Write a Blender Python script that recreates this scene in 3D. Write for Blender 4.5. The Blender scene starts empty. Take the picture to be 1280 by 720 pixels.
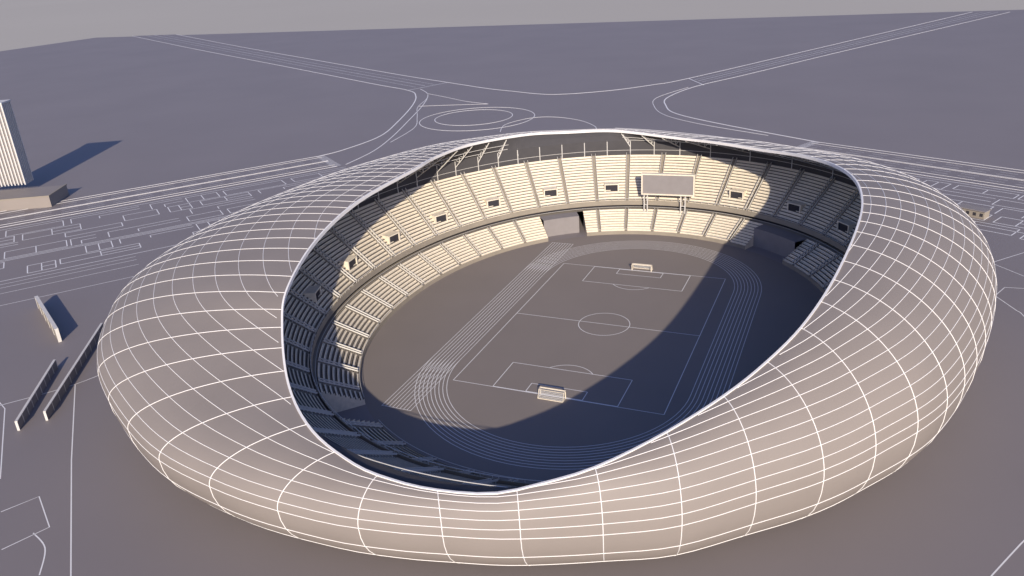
import bpy, bmesh, math, random
from mathutils import Vector, Matrix
random.seed(7)
scene=bpy.context.scene
sin,cos,pi=math.sin,math.cos,math.pi

# ---------------------------------------------------------------- materials
def mat(name,col,rough=0.85,var=0.06,scale=0.15,spec=0.25,col2=None,bump=0.0):
    m=bpy.data.materials.new(name);m.use_nodes=True
    nt=m.node_tree;b=nt.nodes['Principled BSDF']
    b.inputs['Roughness'].default_value=rough
    b.inputs['Specular IOR Level'].default_value=spec
    tc=nt.nodes.new('ShaderNodeTexCoord')
    n=nt.nodes.new('ShaderNodeTexNoise');n.inputs['Scale'].default_value=scale;n.inputs['Detail'].default_value=5
    nt.links.new(tc.outputs['Object'],n.inputs['Vector'])
    r=nt.nodes.new('ShaderNodeValToRGB')
    c2=col2 or tuple(c*(1+var) for c in col)
    c1=tuple(c*(1-var) for c in col)
    r.color_ramp.elements[0].position=.3;r.color_ramp.elements[1].position=.7
    r.color_ramp.elements[0].color=(*c1,1);r.color_ramp.elements[1].color=(*c2,1)
    nt.links.new(n.outputs['Fac'],r.inputs['Fac']);nt.links.new(r.outputs['Color'],b.inputs['Base Color'])
    return m
M_ground=mat('ground_clay',(.228,.202,.197),.62,.04,.012,.42)
M_road=mat('road_clay',(.218,.193,.19),.62,.03,.05,.42)
M_back=mat('background_haze',(.46,.435,.38),.95,.02,.001)
M_infield=mat('pitch_clay',(.245,.213,.19),.8,.03,.04)
M_line=mat('white_paint',(.80,.79,.77),.6,.02,.5)
M_shell=mat('shell_cladding',(.262,.23,.205),.6,.05,.05,.35)
M_rib=mat('shell_joint',(.85,.83,.80),.5,.02,.5)
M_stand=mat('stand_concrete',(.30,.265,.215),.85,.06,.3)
M_tread=mat('stand_tread_shade',(.17,.15,.125),.85,.06,.3)  # stand concrete darkened: row shadow between the seats put into the colour
M_seat=mat('seat_cream',(.78,.70,.56),.7,.08,.8)
M_wall=mat('wall_grey',(.26,.24,.235),.8,.05,.3)
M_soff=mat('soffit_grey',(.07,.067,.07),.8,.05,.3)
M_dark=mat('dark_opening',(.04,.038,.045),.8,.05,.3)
M_steel=mat('steel_white',(.62,.60,.56),.5,.03,.5)

def link(o,parent=None):
    scene.collection.objects.link(o)
    if parent: o.parent=parent
    return o
def empty(name,loc=(0,0,0)):
    e=bpy.data.objects.new(name,None);e.location=loc;e.empty_display_size=5
    return link(e)
def meshobj(name,verts,faces,m,parent=None,smooth=False):
    me=bpy.data.meshes.new(name);me.from_pydata([tuple(v) for v in verts],[],faces);me.update()
    ms=m if isinstance(m,(list,tuple)) else [m]
    for k in ms: me.materials.append(k)
    if smooth: me.polygons.foreach_set('use_smooth',[True]*len(me.polygons))
    return link(bpy.data.objects.new(name,me),parent)
class MB:
    def __init__(s): s.v=[];s.f=[]
    def quad(s,a,b,c,d):
        n=len(s.v);s.v+=[a,b,c,d];s.f.append((n,n+1,n+2,n+3))
    def box(s,o,ax,ay,az):
        o=Vector(o);ax=Vector(ax);ay=Vector(ay);az=Vector(az)
        n=len(s.v);s.v+=[o,o+ax,o+ax+ay,o+ay,o+az,o+ax+az,o+ax+ay+az,o+ay+az]
        for f in ((0,3,2,1),(4,5,6,7),(0,1,5,4),(1,2,6,5),(2,3,7,6),(3,0,4,7)): s.f.append(tuple(n+i for i in f))
    def beam(s,a,b,w,h=None):
        a=Vector(a);b=Vector(b);h=h or w;d=(b-a)
        if d.length<1e-6:return
        dn=d.normalized();up=Vector((0,0,1)) if abs(dn.z)<.95 else Vector((1,0,0))
        x=dn.cross(up).normalized();y=x.cross(dn).normalized()
        s.box(a-x*w/2-y*h/2,x*w,d,y*h)
    def strip(s,pts,w,z,closed=False,h=0):
        pts=[Vector((p[0],p[1],0)) for p in pts];N=len(pts);L=[]
        for i,p in enumerate(pts):
            if closed: a=pts[i-1];b=pts[(i+1)%N]
            else: a=pts[max(i-1,0)];b=pts[min(i+1,N-1)]
            t=(b-a);t.normalize();nn=Vector((-t.y,t.x,0))
            L.append((p+nn*w/2,p-nn*w/2))
        Z=Vector((0,0,z))
        for i in range(N if closed else N-1):
            j=(i+1)%N
            s.quad(L[i][1]+Z,L[j][1]+Z,L[j][0]+Z,L[i][0]+Z)
            if h:
                B=Vector((0,0,z-h))
                s.quad(L[i][1]+B,L[j][1]+B,L[j][1]+Z,L[i][1]+Z);s.quad(L[j][0]+B,L[i][0]+B,L[i][0]+Z,L[j][0]+Z)
    def obj(s,name,m,parent=None,smooth=False): return meshobj(name,s.v,s.f,m,parent,smooth)
def catmull(P,t,closed=True):
    n=len(P)
    i=int(math.floor(t));u=t-i
    if closed: p=[P[(i+k)%n] for k in (-1,0,1,2)]
    else: p=[P[min(max(i+k,0),n-1)] for k in (-1,0,1,2)]
    return tuple(.5*((2*b)+(c-a)*u+(2*a-5*b+4*c-d)*u*u+(3*b-a-3*c+d)*u**3) for a,b,c,d in zip(*p))
def smoothline(P,k=8):
    return [catmull(P,i/k,False) for i in range((len(P)-1)*k+1)]

# ---------------------------------------------------------------- ground / background
g=MB();g.quad((-30000,-30000,-4),(30000,-30000,-4),(30000,30000,-4),(-30000,30000,-4));g.obj('background',M_back)
g=MB();g.quad((-1499,-1500,0),(2600,-1500,0),(2600,1278,0),(-1495,1079,0));g.obj('ground',M_ground)

# ---------------------------------------------------------------- roads
roads=MB();kerb=MB();paint=MB()
uL=(.603,.797);vL=(.797,-.603);oL=(-388,48)
def LP(u,v): return (oL[0]+uL[0]*u+vL[0]*v,oL[1]+uL[1]*u+vL[1]*v)
uR=(.9,-.434);vR=(-.434,-.9);oR=(51,294)
def RP(u,v): return (oR[0]+uR[0]*u+vR[0]*v,oR[1]+uR[1]*u+vR[1]*v)
for F,u0,u1 in ((LP,-500,196),(RP,0,900)):
    a,b,c,d=F(u0,0),F(u1,0),F(u1,38),F(u0,38)
    roads.quad((*a,.012),(*d,.012),(*c,.012),(*b,.012))
    for v in (0,38): kerb.strip([F(u0,v),F(u1,v)],.5,.13,h=.13)
    for v in (5,33): kerb.strip([F(u0,v),F(u1,v)],.3,.13,h=.13)
    for v in (18.2,19.8): kerb.strip([F(u0,v),F(u1,v)],.3,.13,h=.13)
    for v in (9.5,14.2,23.8,28.5):
        u=u0
        while u<u1-6:
            paint.strip([F(u,v),F(u+9,v)],.25,.03);u+=14
    ue=u1 if F is LP else u0
    for v in range(1,38,2):
        paint.strip([F(ue-3,v),F(ue+3,v)],.6,.03)
def cl(P,w=.8): kerb.strip(smoothline(P),w,.13,h=.13)
blockL=[(-1404,1096),(-1000,850),(-648,642),(-420,506),(-349,465),(-323,435),(-300,388),(-275,320),(-260,268),(-263,224),(-270,204)]
cl(blockL,1.0)
cl([(p[0]+dx,p[1]+dy) for p,dx,dy in zip([(-349,465),(-323,435),(-300,388),(-275,320),(-258,268),(-247,224),(-236,186)],[10,9,9,9,9,9,0],[8,8,4,0,0,0,0])],.7)
top=[(-1289,1107),(-900,860),(-615,685),(-420,566),(-329,514),(-270,481),(-235,466),(-188,451),(-142,472),(-108,506),(-82,544),(0,714),(110,945),(207,1149)]
cl(top,1.1)
blockR=[(253,1134),(150,930),(46,725),(-30,570),(-66,499),(-79,442),(-72,406),(-57,375),(-17,341),(51,294)]
cl(blockR,1.0)
cl([(-72,494),(-88,440),(-80,400),(-63,367),(-30,338),(20,308)],.5)
def sheet(A,B,m=roads,z=.012):
    for i in range(len(A)-1): m.quad((*A[i],z),(*A[i+1],z),(*B[i+1],z),(*B[i],z))
sheet([(-1404,1096),(-648,642),(-349,465)],[(-1289,1107),(-615,685),(-329,514)])
sheet([(-82,544),(46,810),(207,1149)],[(-66,499),(60,753),(253,1134)])
for k in (.3,.5,.7):
    A=[(-1404,1096),(-648,642),(-360,471)];B=[(-1289,1107),(-615,685),(-329,514)]
    paint.strip([(a[0]*(1-k)+b[0]*k,a[1]*(1-k)+b[1]*k) for a,b in zip(A,B)],.45 if k!=.5 else .7,.03)
    A=[(-82,544),(55,830),(207,1149)];B=[(-58,515),(95,825),(253,1134)]
    paint.strip([(a[0]*(1-k)+b[0]*k,a[1]*(1-k)+b[1]*k) for a,b in zip(A,B)],.45 if k!=.5 else .7,.03)
paint.strip([(-349,465),(-329,514)],1.0,.03);paint.strip([(-82,544),(-60,506)],1.0,.03)
def circ(cx,cy,rx,ry=None,n=72,a0=0,a1=2*pi):
    ry=ry or rx
    return [(cx+rx*cos(a0+(a1-a0)*i/n),cy+ry*sin(a0+(a1-a0)*i/n)) for i in range(n+1)]
kerb.strip(circ(-212,340,47)[:-1],.6,.13,True,.13);kerb.strip(circ(-217,344,32)[:-1],.6,.13,True,.13)
cl([(-171,294),(-178,320),(-168,345),(-150,352),(-125,342),(-106,322),(-100,305)],.5)
cl([(-89,318),(-50,312),(10,290),(37,260)],.6)
cl([(-317,448),(-290,432),(-258,412),(-230,401)],.5);cl([(-317,448),(-303,420),(-290,380),(-268,340),(-248,300),(-240,250)],.5)
cl([(-230,401),(-268,392),(-292,385)],.5)

def inside(p,m=8): return ((p[0]+20)/(146+m))**2+((p[1]-4)/(150+m))**2<1
def carpark(F,u0,u1,v0,v1,seed,step=15,dens=.93):
    r=random.Random(seed)
    def P(a,b,w=.5):
        A,B=F(*a),F(*b)
        if inside(A) or inside(B): return
        paint.strip([A,B],w,.03)
    v=v0
    while v<v1:
        u=u0
        while u<u1:
            L=r.choice((12,18,28,36));dv=r.choice((8,10,12))
            if r.random()<dens:
                q=r.random()
                if q<.4:
                    P((u,v),(u+L,v));P((u,v),(u,v+dv));P((u+L,v+dv*.5),(u+L*.4,v+dv*.5));P((u+L*.4,v+dv*.5),(u+L*.4,v+dv))
                else:
                    for a,b in (((u,v),(u+L,v)),((u+L,v),(u+L,v+dv)),((u+L,v+dv),(u,v+dv)),((u,v+dv),(u,v))): P(a,b)
                    if q<.8: P((u+L/2,v),(u+L/2,v+dv))
                    if q<.65: P((u+L/2,v+dv/2),(u+L,v+dv/2))
            u+=L+r.choice((2,4,6))
        v+=step
    for v in (v0-4,v1+2):
        for u in range(int(u0)-10,int(u1)+10,10): P((u,v),(u+10,v))
carpark(LP,-60,190,48,104,3,14)
carpark(LP,-50,190,108,136,9,14,.8)
carpark(RP,20,230,46,100,5,13)
for v in (143,148,156,172):
    for u in range(-100,60,10):
        A,B=LP(u,v),LP(u+10,v)
        if not inside(A) and not inside(B): paint.strip([A,B],.35,.035)
def pl(P,w=.32): paint.strip(P,w,.03)
pl(smoothline([(-200,-160),(-175,-120),(-156,-93),(-150,-70)]));pl([(-156,-93),(-118,-126),(-82,-156),(-70,-166)])
pl([(-116,-149),(-112,-141),(-98,-149),(-102,-159)]);pl(smoothline([(-85,-162),(-92,-155),(-100,-152)]))
pl([(-130,-139),(-165,-112),(-200,-98)])
pl([(130,95),(143,110),(165,118)]);pl([(130,95),(140,83),(165,78)]);pl(smoothline([(128,61),(133,50),(135,45),(140,20),(139,-20),(130,-60),(119,-80),(112,-93)]))
pl([(128,61),(132,70),(150,72)])
roads.obj('road',M_road);kerb.obj('kerb',M_line);paint.obj('road_markings',M_line)

# ---------------------------------------------------------------- stadium
ST=empty('football_stadium')
RIM=[(5.5,-132.5,24.5),(17,-130.5,25),(26,-126.5,26.7),(36,-121,29.3),(47,-110,32.5),(57,-97,36),(64,-85,39),(70,-72,42.5),(75,-51,45.5),(79,-20,48),(80,8,48.5),(77,35,48),(69,59,46.5),(56,77,45),(40,92,43),(20,106,42),(0,117,41),(-33,128,41),(-55,121,41.3),(-72,108,42.5),(-85,75,45),(-87,45,46.5),(-84,22,47.5),(-82,-22,47.5),(-77.5,-54,44.5),(-68,-82,40.5),(-60,-96,35.5),(-46,-113,30),(-31,-125,27.3),(-16,-131,25.3),(-5,-132.5,24.5)]
EQ=[(10,-144,17),(21,-141,17),(31,-137,17),(42,-132,17),(56,-125,18),(70,-113,19),(82,-102,20),(92,-89,21),(105,-67,22),(115,-33,23),(121,8,23.5),(119.5,41,24),(110,73,24),(94,99,24),(74,120,24),(48,137,24),(20,146,24),(-25,151,24),(-65,144,24),(-97,127,24),(-129,93,24),(-145,57,24),(-153.5,25,24),(-158,-23,24),(-153.5,-64,24),(-140,-92.5,23),(-117,-118.5,21.5),(-79,-140.5,19),(-47,-148.5,18),(-20,-149,17),(-3,-147,17)]
E2=[]
for i,(x,y,z) in enumerate(EQ):
    a=Vector(EQ[i-1]);b=Vector(EQ[(i+1)%len(EQ)]);t=(b-a);n=Vector((t.y,-t.x,0)).normalized()
    dl=1.5+6.0*max(0,-n.y)**1.3
    if n.y>0: dl*=(1-n.y)
    E2.append((x-n.x*dl,y-n.y*dl,z))
EQ=E2
NP=len(RIM)
T=[];S=[0];K=40
for i in range(NP*K+1):
    t=i/K;T.append(t)
    if i:
        a=Vector(catmull(RIM,t));b=Vector(catmull(RIM,t-1/K));c=Vector(catmull(EQ,t));d=Vector(catmull(EQ,t-1/K))
        far=max(0,min(1,(a.y+(133 if a.x<0 else 115))/110));far=far*far*(3-2*far)
        wl=1.0+.6*far+(.9*far if a.x<0 else 0)
        S.append(S[-1]+((a-b).length+(c-d).length)*.5*wl)
NM=int(round(S[-1]/16.3));SUB=4
def t_at(s):
    s=s%S[-1];lo,hi=0,len(S)-1
    while hi-lo>1:
        m=(lo+hi)//2
        if S[m]<=s: lo=m
        else: hi=m
    return T[lo]+(T[hi]-T[lo])*(s-S[lo])/(S[hi]-S[lo])
ts=[t_at(S[-1]*i/(NM*SUB)) for i in range(NM*SUB)]
NR1=12;NR2=5;RS=2
def shellpt(t,v):
    r=Vector(catmull(RIM,t));e=Vector(catmull(EQ,t))
    if v<=1:
        a=v*pi/2;h=sin(a);z=cos(a)
        p=r.lerp(e,h);p.z=e.z+(r.z-e.z)*z
        return p
    a=(v-1)*pi/2
    d=Vector((e.x,e.y,0)).normalized()
    dep=20
    return Vector((e.x-d.x*dep*(1-cos(a)),e.y-d.y*dep*(1-cos(a)),e.z*(1-sin(a)) ))
vs=[i/(NR1*RS) for i in range(NR1*RS+1)]+[1+i/(NR2*RS) for i in range(1,NR2*RS+1)]
V=[];F=[]
N=len(ts)
for v in vs:
    for t in ts: V.append(shellpt(t,v))
for j in range(len(vs)-1):
    for i in range(N):
        k=(i+1)%N
        F.append((j*N+i,(j+1)*N+i,(j+1)*N+k,j*N+k))
shell=meshobj('shell',V,F,M_shell,ST,True)
def curveobj(name,lines,rad,m,parent):
    cu=bpy.data.curves.new(name,'CURVE');cu.dimensions='3D';cu.bevel_depth=rad;cu.bevel_resolution=0
    for pts,cyc in lines:
        if len(pts)<2: continue
        s=cu.splines.new('POLY');s.points.add(len(pts)-1)
        for q,p in zip(s.points,pts): q.co=(*p,1)
        s.use_cyclic_u=cyc
    cu.materials.append(m)
    return link(bpy.data.objects.new(name,cu),parent)
lines=[]
for i in range(NM): lines.append(([shellpt(ts[i*SUB],v) for v in vs],False))
curveobj('shell_ribs',lines,.12,M_rib,ST)
def ncourse(t):
    rz=catmull(RIM,t)[2];return 5.6+9.0*(rz-24.5)/24.0
lines=[]
for j in range(0,16):
    ok=[ncourse(t)>j+.05 for t in ts]
    if all(ok): lines.append(([shellpt(t,1-j/ncourse(t)) for t in ts],True));continue
    if not any(ok): continue
    st=[i for i in range(N) if ok[i] and not ok[i-1]]
    for s0 in st:
        P=[];i=s0
        while ok[i%N] and len(P)<N: t=ts[i%N];P.append(shellpt(t,1-j/ncourse(t)));i+=1
        lines.append((P,False))
for j in range(1,5): lines.append(([shellpt(t,1+j/4.6) for t in ts],True))
curveobj('shell_courses',lines,.1,M_rib,ST)
V=[];F=[]
prof=[(-.15,.25),(.4,.25),(.4,-.9),(-.15,-.9)]
for t in ts:
    r=Vector(catmull(RIM,t));e=Vector(catmull(EQ,t));d=Vector((e.x-r.x,e.y-r.y,0)).normalized()
    for a,b in prof: V.append(r+d*a+Vector((0,0,b)))
for i in range(N):
    k=(i+1)%N
    for j in range(4): F.append((i*4+j,i*4+(j+1)%4,k*4+(j+1)%4,k*4+j))
meshobj('roof_rim',V,F,M_rib,ST)

# stands ------------------------------------------------------
NE=2.08
def se(th,o):
    c,s=cos(th),sin(th)
    return Vector(((80+o)*math.copysign(abs(c)**(2/NE),c),(97+o)*math.copysign(abs(s)**(2/NE),s),0))
def kz(th):
    s=sin(th);c=cos(th)
    k=1.0
    if s<0: k=1-.42*min(1,((-s)/.95))**1.6
    if c>0: k-=.08*c
    return k
def up(th,o):
    k=kz(th);ko=.5+.5*k
    if cos(th)>0: ko-=.24*cos(th)**2
    return se(th,14+(o-14)*ko)
def upz(th,z): return 11.2+(z-11.2)*kz(th)
NA=46
m=4000;A_=[i*2*pi/m for i in range(m+1)];L_=[0]
for i in range(m): L_.append(L_[-1]+(se(A_[i+1],15)-se(A_[i],15)).length)
ANG=[];j=0
FR=(0,.11,.33,.56,.78)
for bi in range(NA):
    for f in FR:
        s=L_[-1]*(bi+f)/NA
        while L_[j+1]<s: j+=1
        ANG.append(A_[j]+(A_[j+1]-A_[j])*(s-L_[j])/(L_[j+1]-L_[j]))
ANG2=ANG+[2*pi]
def blocked(th,rng):
    p=se(th,3);a=math.degrees(math.atan2(p.y,p.x))%360
    return any(lo<=a<=hi for lo,hi in rng)
def deg(x,y): return math.degrees(math.atan2(y,x))%360
GAPS=[(deg(-38,91),deg(-53,79)),(deg(55,75),deg(37,89)),(deg(-52,-74),deg(-42,-83))]
low=MB();lseat=MB();upp=MB();useat=MB();rail=MB();bk=MB();tread=MB()
LR=9;UR=17
LD=12.6/LR;LZ=7.0/LR;UD=21.0/UR;UZ=17.9/UR
def Z(p,z): return Vector((p.x,p.y,z))
for i in range(len(ANG)):
    a,b=ANG2[i],ANG2[i+1]
    inl=not(blocked((a+b)/2,GAPS))
    aisle=(i%5==0)
    if inl:
        low.quad(Z(se(a,0),0),Z(se(b,0),0),Z(se(b,0),1.6),Z(se(a,0),1.6))
        low.quad(Z(se(a,0),1.6),Z(se(b,0),1.6),Z(se(b,.2),1.6),Z(se(a,.2),1.6))
        for r in range(LR):
            o0,o1=r*LD,(r+1)*LD;z=1.2+r*LZ
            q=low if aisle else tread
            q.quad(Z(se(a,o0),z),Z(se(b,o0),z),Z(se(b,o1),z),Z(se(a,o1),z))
            q.quad(Z(se(a,o1),z),Z(se(b,o1),z),Z(se(b,o1),z+LZ),Z(se(a,o1),z+LZ))
            if not aisle:
                oo=o0+.5;h=z+.42
                lseat.quad(Z(se(a,oo),z+.1),Z(se(b,oo),z+.1),Z(se(b,oo),h),Z(se(a,oo),h))
                lseat.quad(Z(se(a,oo),h),Z(se(b,oo),h),Z(se(b,oo+.45),h+.02),Z(se(a,oo+.45),h+.02))
                lseat.quad(Z(se(a,oo+.45),h),Z(se(b,oo+.45),h),Z(se(b,oo+.55),h+.5),Z(se(a,oo+.55),h+.5))
            else:
                low.box(Z(se(a,o0+LD*.5),z),se(b,o0+LD*.5)-se(a,o0+LD*.5),se(a,o1)-se(a,o0+LD*.5),(0,0,LZ*.5))
    zl=1.2+LR*LZ
    low.quad(Z(se(a,12.6),zl),Z(se(b,12.6),zl),Z(se(b,16),zl),Z(se(a,16),zl))
    upp.quad(Z(se(a,13.6),10.0),Z(se(b,13.6),10.0),Z(se(b,13.6),12.2),Z(se(a,13.6),12.2))
    upp.quad(Z(se(a,13.6),12.2),Z(se(b,13.6),12.2),Z(se(b,13.9),12.2),Z(se(a,13.9),12.2))
    upp.quad(Z(se(a,13.6),10.0),Z(se(a,20),10),Z(se(b,20),10),Z(se(b,13.6),10.0))
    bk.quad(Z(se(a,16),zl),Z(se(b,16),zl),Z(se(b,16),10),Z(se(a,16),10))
    for r in range(UR):
        o0,o1=14+r*UD,14+(r+1)*UD;z=11.2+r*UZ
        za,zb=upz(a,z),upz(b,z);za1,zb1=upz(a,z+UZ),upz(b,z+UZ)
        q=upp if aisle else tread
        q.quad(Z(up(a,o0),za),Z(up(b,o0),zb),Z(up(b,o1),zb),Z(up(a,o1),za))
        q.quad(Z(up(a,o1),za),Z(up(b,o1),zb),Z(up(b,o1),zb1),Z(up(a,o1),za1))
        if not aisle:
            oo=o0+.38;k=kz(a);h=.45*k
            useat.quad(Z(up(a,oo),za+.1),Z(up(b,oo),zb+.1),Z(up(b,oo),zb+h),Z(up(a,oo),za+h))
            useat.quad(Z(up(a,oo),za+h),Z(up(b,oo),zb+h),Z(up(b,oo+.42),zb+h),Z(up(a,oo+.42),za+h))
            useat.quad(Z(up(a,oo+.42),za+h),Z(up(b,oo+.42),zb+h),Z(up(b,oo+.5),zb+2.1*h),Z(up(a,oo+.5),za+2.1*h))
        else:
            A0=up(a,o0+UD*.5);upp.box(Z(A0,za),up(b,o0+UD*.5)-A0,up(a,o1)-A0,(0,0,UZ*.5*kz(a)))
    if aisle:
        for th in (a,b):
            rail.beam(Z(up(th,14.3),upz(th,11.5)+1.1),Z(up(th,34.6),upz(th,29)+1.1),.14,.5)
            if inl: rail.beam(Z(se(th,.6),2.6),Z(se(th,12.2),8.9),.14,.45)
            for q in (.1,.35,.6,.85):
                P0=up(th,14.3+20.3*q);zz=upz(th,11.5+17.5*q);rail.beam(Z(P0,zz-.6),Z(P0,zz+1.1),.12)
    rail.beam(Z(se(a,13.7),13.1),Z(se(b,13.7),13.1),.14)
    if inl: rail.beam(Z(se(a,.05),2.6),Z(se(b,.05),2.6),.12)
    rail.beam(Z(se(a,12.8),zl+1.1),Z(se(b,12.8),zl+1.1),.12)
    rail.beam(Z(se(a,13.7),12.2),Z(se(a,13.7),13.1),.12)
low.obj('lower_tier',M_stand,ST);lseat.obj('lower_seats',M_seat,ST);upp.obj('upper_tier',M_stand,ST);useat.obj('upper_seats',M_seat,ST)
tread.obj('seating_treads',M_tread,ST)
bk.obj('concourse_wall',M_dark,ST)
rail.obj('stand_railings',M_steel,ST)
tun=MB()
for lo,hi in GAPS[:2]:
    th=[a for a in ANG if blocked(a,[(lo-.5,hi+.5)])]
    for a,b in zip(th[:-1],th[1:]):
        tun.quad(Z(se(a,6),0),Z(se(b,6),0),Z(se(b,6),8.19),Z(se(a,6),8.19))
        tun.quad(Z(se(a,6),8.19),Z(se(b,6),8.19),Z(se(b,12.6),8.19),Z(se(a,12.6),8.19))
tun.obj('tunnel_wall',M_wall,ST)
sw=MB()
for i in range(len(ANG)):
    a,b,c=ANG[i-1],ANG[i],ANG2[i+1]
    if blocked((a+b)/2,GAPS)!=blocked((b+c)/2,GAPS):
        for r in range(LR):
            o0,o1=r*LD,(r+1)*LD;z=1.9+r*LZ
            sw.quad(Z(se(b,o0),0),Z(se(b,o1),0),Z(se(b,o1),z),Z(se(b,o0),z))
sw.obj('stand_end_wall',M_seat,ST)
vo=MB();vd=MB()
for bi in range(NA):
    if bi%2==0: continue
    i=bi*5+3
    a=ANG[i%len(ANG)]
    if sin(a)<-.45: continue
    for o,hgt in ((20.0,3.2),):
        p=Z(up(a,o),upz(a,11.2+(o-14)/UD*UZ))
        n=-(up(a,o+1)-up(a,o));n.z=0;n.normalize();s=Vector((-n.y,n.x,0));u=Vector((0,0,1))
        w=3.4;d=4.2;b0=p+n*1.2-u*1.4
        vo.box(b0-s*w,s*.5,-n*d,u*hgt*1.1);vo.box(b0+s*(w-.5),s*.5,-n*d,u*hgt*1.1)
        vo.box(b0-s*w+u*hgt*1.1,s*2*w,-n*d,u*.45)
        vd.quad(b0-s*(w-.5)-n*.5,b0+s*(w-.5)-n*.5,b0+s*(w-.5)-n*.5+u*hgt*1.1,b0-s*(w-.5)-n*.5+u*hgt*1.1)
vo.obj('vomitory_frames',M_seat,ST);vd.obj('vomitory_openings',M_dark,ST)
def param_for(x,y):
    a=math.atan2(y,x);best=None
    for k in range(81):
        th=a-.4+.01*k
        p=se(th,30);d=abs(((math.atan2(p.y,p.x)-a+pi)%(2*pi))-pi)
        if best is None or d<best[0]: best=(d,th)
    return best[1]
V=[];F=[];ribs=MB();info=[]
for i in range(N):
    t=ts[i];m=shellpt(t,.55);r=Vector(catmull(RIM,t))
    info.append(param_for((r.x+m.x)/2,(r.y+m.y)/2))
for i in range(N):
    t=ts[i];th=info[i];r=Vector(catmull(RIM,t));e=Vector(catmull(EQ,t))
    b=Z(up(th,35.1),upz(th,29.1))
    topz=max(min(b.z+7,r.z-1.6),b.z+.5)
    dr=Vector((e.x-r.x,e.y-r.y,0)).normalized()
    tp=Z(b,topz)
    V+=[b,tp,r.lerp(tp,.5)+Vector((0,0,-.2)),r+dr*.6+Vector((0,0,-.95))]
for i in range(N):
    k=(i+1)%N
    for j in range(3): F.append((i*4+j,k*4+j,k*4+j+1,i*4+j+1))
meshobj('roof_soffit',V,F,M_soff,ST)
dn=Vector((0,0,-1))
for i in range(0,N,SUB*2):
    b,tp,mid,rm=V[i*4:i*4+4]
    lowb=Z(tp,tp.z-3.2)
    ribs.beam(rm+dn*.5,lowb,.35)
    ribs.beam(tp+dn*.3,Z(b,b.z-1),.35)
    for q in (.25,.5,.75):
        A=rm.lerp(tp,q);B=(rm+dn*.5).lerp(lowb,q);A2=rm.lerp(tp,q+.2)
        ribs.beam(A,B,.25);ribs.beam(B,A2,.2)
for i in range(0,N):
    k=(i+1)%N
    for q in (.35,.7):
        ribs.beam(V[i*4+3].lerp(V[i*4+1],q)+dn,V[k*4+3].lerp(V[k*4+1],q)+dn,.2)
    ribs.beam(V[i*4]-dn*2.2,V[k*4]-dn*2.2,.15)
ribs.obj('roof_trusses',M_steel,ST)

# ---------------------------------------------------------------- pitch and track
n=96
pts=[se(2*pi*i/n,-.05) for i in range(n)]
meshobj('stadium_floor',[Z(p,.008) for p in pts],[tuple(range(n))],M_infield)
tr=MB()
cx,cyb=.5,40
def oval(R,n=40):
    P=[(cx+R*cos(pi*i/n),cyb+R*sin(pi*i/n)) for i in range(n+1)]
    P+=[(cx+R*cos(pi+pi*i/n),-cyb+R*sin(pi+pi*i/n)) for i in range(n+1)]
    return P
A=oval(38.5);B=oval(48.5)
surf=MB()
for i in range(len(A)):
    k=(i+1)%len(A);surf.quad((*A[i],.016),(*B[i],.016),(*B[k],.016),(*A[k],.016))
surf.obj('running_track',M_infield)
for k in range(9):
    R=38.5+k*1.25
    tr.strip(oval(R),.2,.03,True)
    tr.strip([(cx-R,-cyb),(cx-R,-73)],.2,.034);tr.strip([(cx-R,cyb),(cx-R,76)],.2,.034)
tr.strip([(cx-38.3,-73),(cx-48.7,-73)],.2,.038);tr.strip([(cx-38.3,76),(cx-48.7,76)],.2,.038)
tr.obj('track_markings',M_line)
pm=MB();w=.24
def rect(x0,y0,x1,y1): pm.strip([(x0,y0),(x1,y0)],w,.03);pm.strip([(x1,y0),(x1,y1)],w,.034);pm.strip([(x1,y1),(x0,y1)],w,.03);pm.strip([(x0,y1),(x0,y0)],w,.034)
rect(-34,-52.5,34,52.5);pm.strip([(-34,0),(34,0)],w,.038);pm.strip(circ(0,0,9.15)[:-1],w,.042,True)
for s in (1,-1):
    rect(-20.16,s*52.25,20.16,s*36);rect(-9.16,s*52.0,9.16,s*47)
    a=math.acos(5.5/9.15)
    base=-pi/2 if s>0 else pi/2
    pm.strip(circ(0,s*41.5,9.15,a0=base-a,a1=base+a,n=20),w,.046)
pm.obj('football_pitch',M_line)
for s,nm in ((-1,'football_goal'),(1,'football_goal.001')):
    G=empty(nm,(0,s*52.5,0));gm=MB()
    W=3.66*1.1
    gm.beam((-W,0,0),(-W,0,2.6),.3);gm.beam((W,0,0),(W,0,2.6),.3);gm.beam((-W-.15,0,2.6),(W+.15,0,2.6),.3)
    for x in (-W,W):
        gm.beam((x,0,2.6),(x,s*1.2,2.5),.15);gm.beam((x,s*1.2,2.5),(x,s*2.4,0),.15);gm.beam((x,0,.1),(x,s*2.4,.1),.15)
    gm.beam((-W,s*2.4,.1),(W,s*2.4,.1),.2);gm.beam((-W,s*1.2,2.5),(W,s*1.2,2.5),.15)
    gm.obj('goal_frame',M_seat,G)
    nn=MB()
    for i in range(25):
        x=-W+2*W*i/24;nn.beam((x,s*1.2,2.5),(x,s*2.4,.05),.05);nn.beam((x,0,2.55),(x,s*1.2,2.5),.05)
    for i in range(6):
        q=i/6;nn.beam((-W,s*(1.2+1.2*q),2.5*(1-q)),(W,s*(1.2+1.2*q),2.5*(1-q)),.05)
    nn.obj('goal_net',M_line,G)

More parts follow.
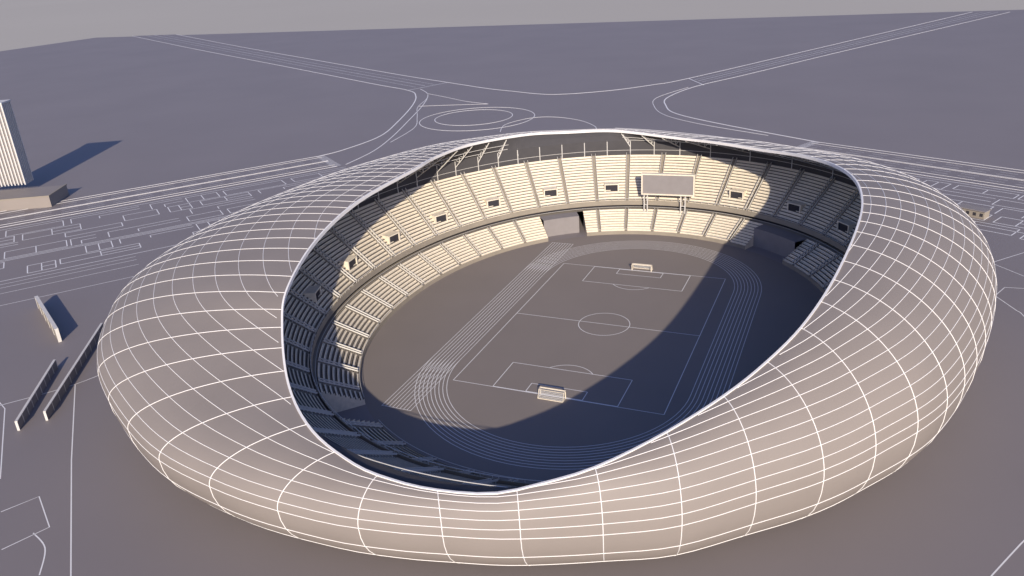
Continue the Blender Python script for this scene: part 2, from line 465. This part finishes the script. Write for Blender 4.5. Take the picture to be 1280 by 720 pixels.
# ---------------------------------------------------------------- scoreboard
SB=empty('scoreboard',(-2,107,0));SB.rotation_euler=(0,0,math.radians(4))
b=MB();b.box((-12,0,16.5),(24,0,0),(0,1.6,0),(0,0,9.5));b.obj('display_housing',M_wall,SB)
b=MB()
for (x0,z0,x1,z1) in ((-12.2,16.2,12.2,16.8),(-12.2,25.7,12.2,26.3),(-12.2,16.8,-11.6,25.7),(11.6,16.8,12.2,25.7)):
    b.box((x0,-.4,z0),(x1-x0,0,0),(0,2.2,0),(0,0,z1-z0))
b.obj('display_frame',M_seat,SB)
b=MB()
for x in (-11,-9.5,6,8): b.beam((x,.8,5),(x,.8,16.2),.45)
for x in (-10,8): b.beam((x,1,16),(x,7,22),.35)
b.beam((-11,.8,11),(-9.5,.8,11),.3);b.beam((6,.8,11),(8,.8,11),.3)
b.obj('support_posts',M_steel,SB)

# ---------------------------------------------------------------- office tower
TW=empty('office_tower',(0,0,0))
ux=Vector((-.87,-.49,0));uy=Vector((-.49,.87,0));c=Vector((-405,88,0))+ux*7
b=MB();b.box(c+Vector((0,0,6))+ux*.8+uy*.8,ux*26,uy*11,(0,0,50));b.obj('tower_core',M_wall,TW)
b=MB()
for i in range(14):
    b.box(c+ux*(2.05*i)+Vector((0,0,5.2)),ux*.8,uy*.9,(0,0,51))
for i in range(6):
    b.box(c+uy*(2.0*i+1.0)+Vector((0,0,5.2)),ux*.8,uy*.7,(0,0,51))
b.box(c+Vector((0,0,56.2))-ux*.2-uy*.2,ux*28.2,uy*13,(0,0,1.0))
b.obj('tower_fins',M_steel,TW)
b=MB()
for i in range(13): b.box(c+ux*.6+uy*.6+Vector((0,0,9+3.5*i)),ux*26.3,uy*11.3,(0,0,.3))
b.obj('tower_floors',M_stand,TW)
b=MB();q=Vector((-363,63.5,0));b.box(q,ux*100,uy*26,(0,0,6.5));b.obj('podium',M_shell,TW)
b=MB();b.box(q-ux*.3-uy*.3+Vector((0,0,6.5)),ux*100,uy*.8,(0,0,.6));b.box(q-ux*.3+uy*.5+Vector((0,0,6.5)),ux*.8,uy*26,(0,0,.6));b.obj('podium_parapet',M_stand,TW)

# ---------------------------------------------------------------- walls / fences / kiosk
def panel(name,p0,p1,h,th,m,n=8):
    E=empty(name,(p0[0],p0[1],0));d=Vector((p1[0]-p0[0],p1[1]-p0[1],0));L=d.length;d.normalize();nn=Vector((-d.y,d.x,0))
    b=MB()
    for i in range(n): b.box(d*(L*i/n+.15),d*(L/n-.3),nn*th,(0,0,h))
    b.obj('panels',m,E)
    b=MB()
    for i in range(n+1): b.box(d*(L*i/n-.15)-nn*.1,d*.3,nn*(th+.2),(0,0,h+.2))
    b.box(d*0-nn*.15+Vector((0,0,h+.2)),d*L,nn*(th+.3),(0,0,.25))
    b.obj('posts',M_steel,E)
panel('boundary_wall',(-229,-50),(-191,-71),5,1.0,M_stand,5)
panel('fence',(-148,-119.5),(-173,-86),2.8,.5,M_wall,9)
panel('fence.001',(-144.5,-112.5),(-182,-58),2.8,.5,M_wall,11)
K_=empty('kiosk',(122,157,0));K_.rotation_euler=(0,0,math.radians(-30))
b=MB();b.box((0,0,0),(12,0,0),(0,5,0),(0,0,3.4));b.obj('kiosk_walls',M_stand,K_)
b=MB();b.box((-.5,-.5,3.4),(13,0,0),(0,6,0),(0,0,.4));b.obj('kiosk_roof',M_wall,K_)
b=MB()
for x in (1,4,7,10): b.box((x,-.06,1),(1.4,0,0),(0,.05,0),(0,0,1.5))
b.obj('kiosk_windows',M_dark,K_)

# ---------------------------------------------------------------- light, sky, camera
el=math.radians(22);az=math.radians(-26)
sd=Vector((sin(az)*cos(el),cos(az)*cos(el),-sin(el)))
L=bpy.data.lights.new('sun','SUN');L.energy=5.0;L.angle=math.radians(.5);L.color=(1,.88,.73)
so=link(bpy.data.objects.new('sun',L));so.rotation_euler=sd.to_track_quat('-Z','Y').to_euler()
w=bpy.data.worlds.new('World');scene.world=w;w.use_nodes=True
nt=w.node_tree;bg=nt.nodes['Background']
sk=nt.nodes.new('ShaderNodeTexSky');sk.sky_type='NISHITA';sk.sun_disc=False;sk.sun_elevation=el;sk.sun_rotation=math.radians(180)+az
mx=nt.nodes.new('ShaderNodeMix');mx.data_type='RGBA';mx.blend_type='MULTIPLY';mx.inputs['Factor'].default_value=1
mx.inputs['B'].default_value=(.85,.92,1.4,1)
nt.links.new(sk.outputs[0],mx.inputs['A']);nt.links.new(mx.outputs['Result'],bg.inputs[0]);bg.inputs[1].default_value=.1
cam=bpy.data.cameras.new('camera');cam.lens=28.125;cam.sensor_width=36;cam.clip_end=60000;cam.clip_start=1
co=link(bpy.data.objects.new('camera',cam));co.location=(78.1,-248.2,125.7)
co.rotation_euler=(math.radians(67.0),math.radians(3.43),math.radians(23.1))
scene.camera=co
scene.view_settings.view_transform='Standard'
try: scene.view_settings.look='None'
except Exception: pass
scene.view_settings.exposure=0
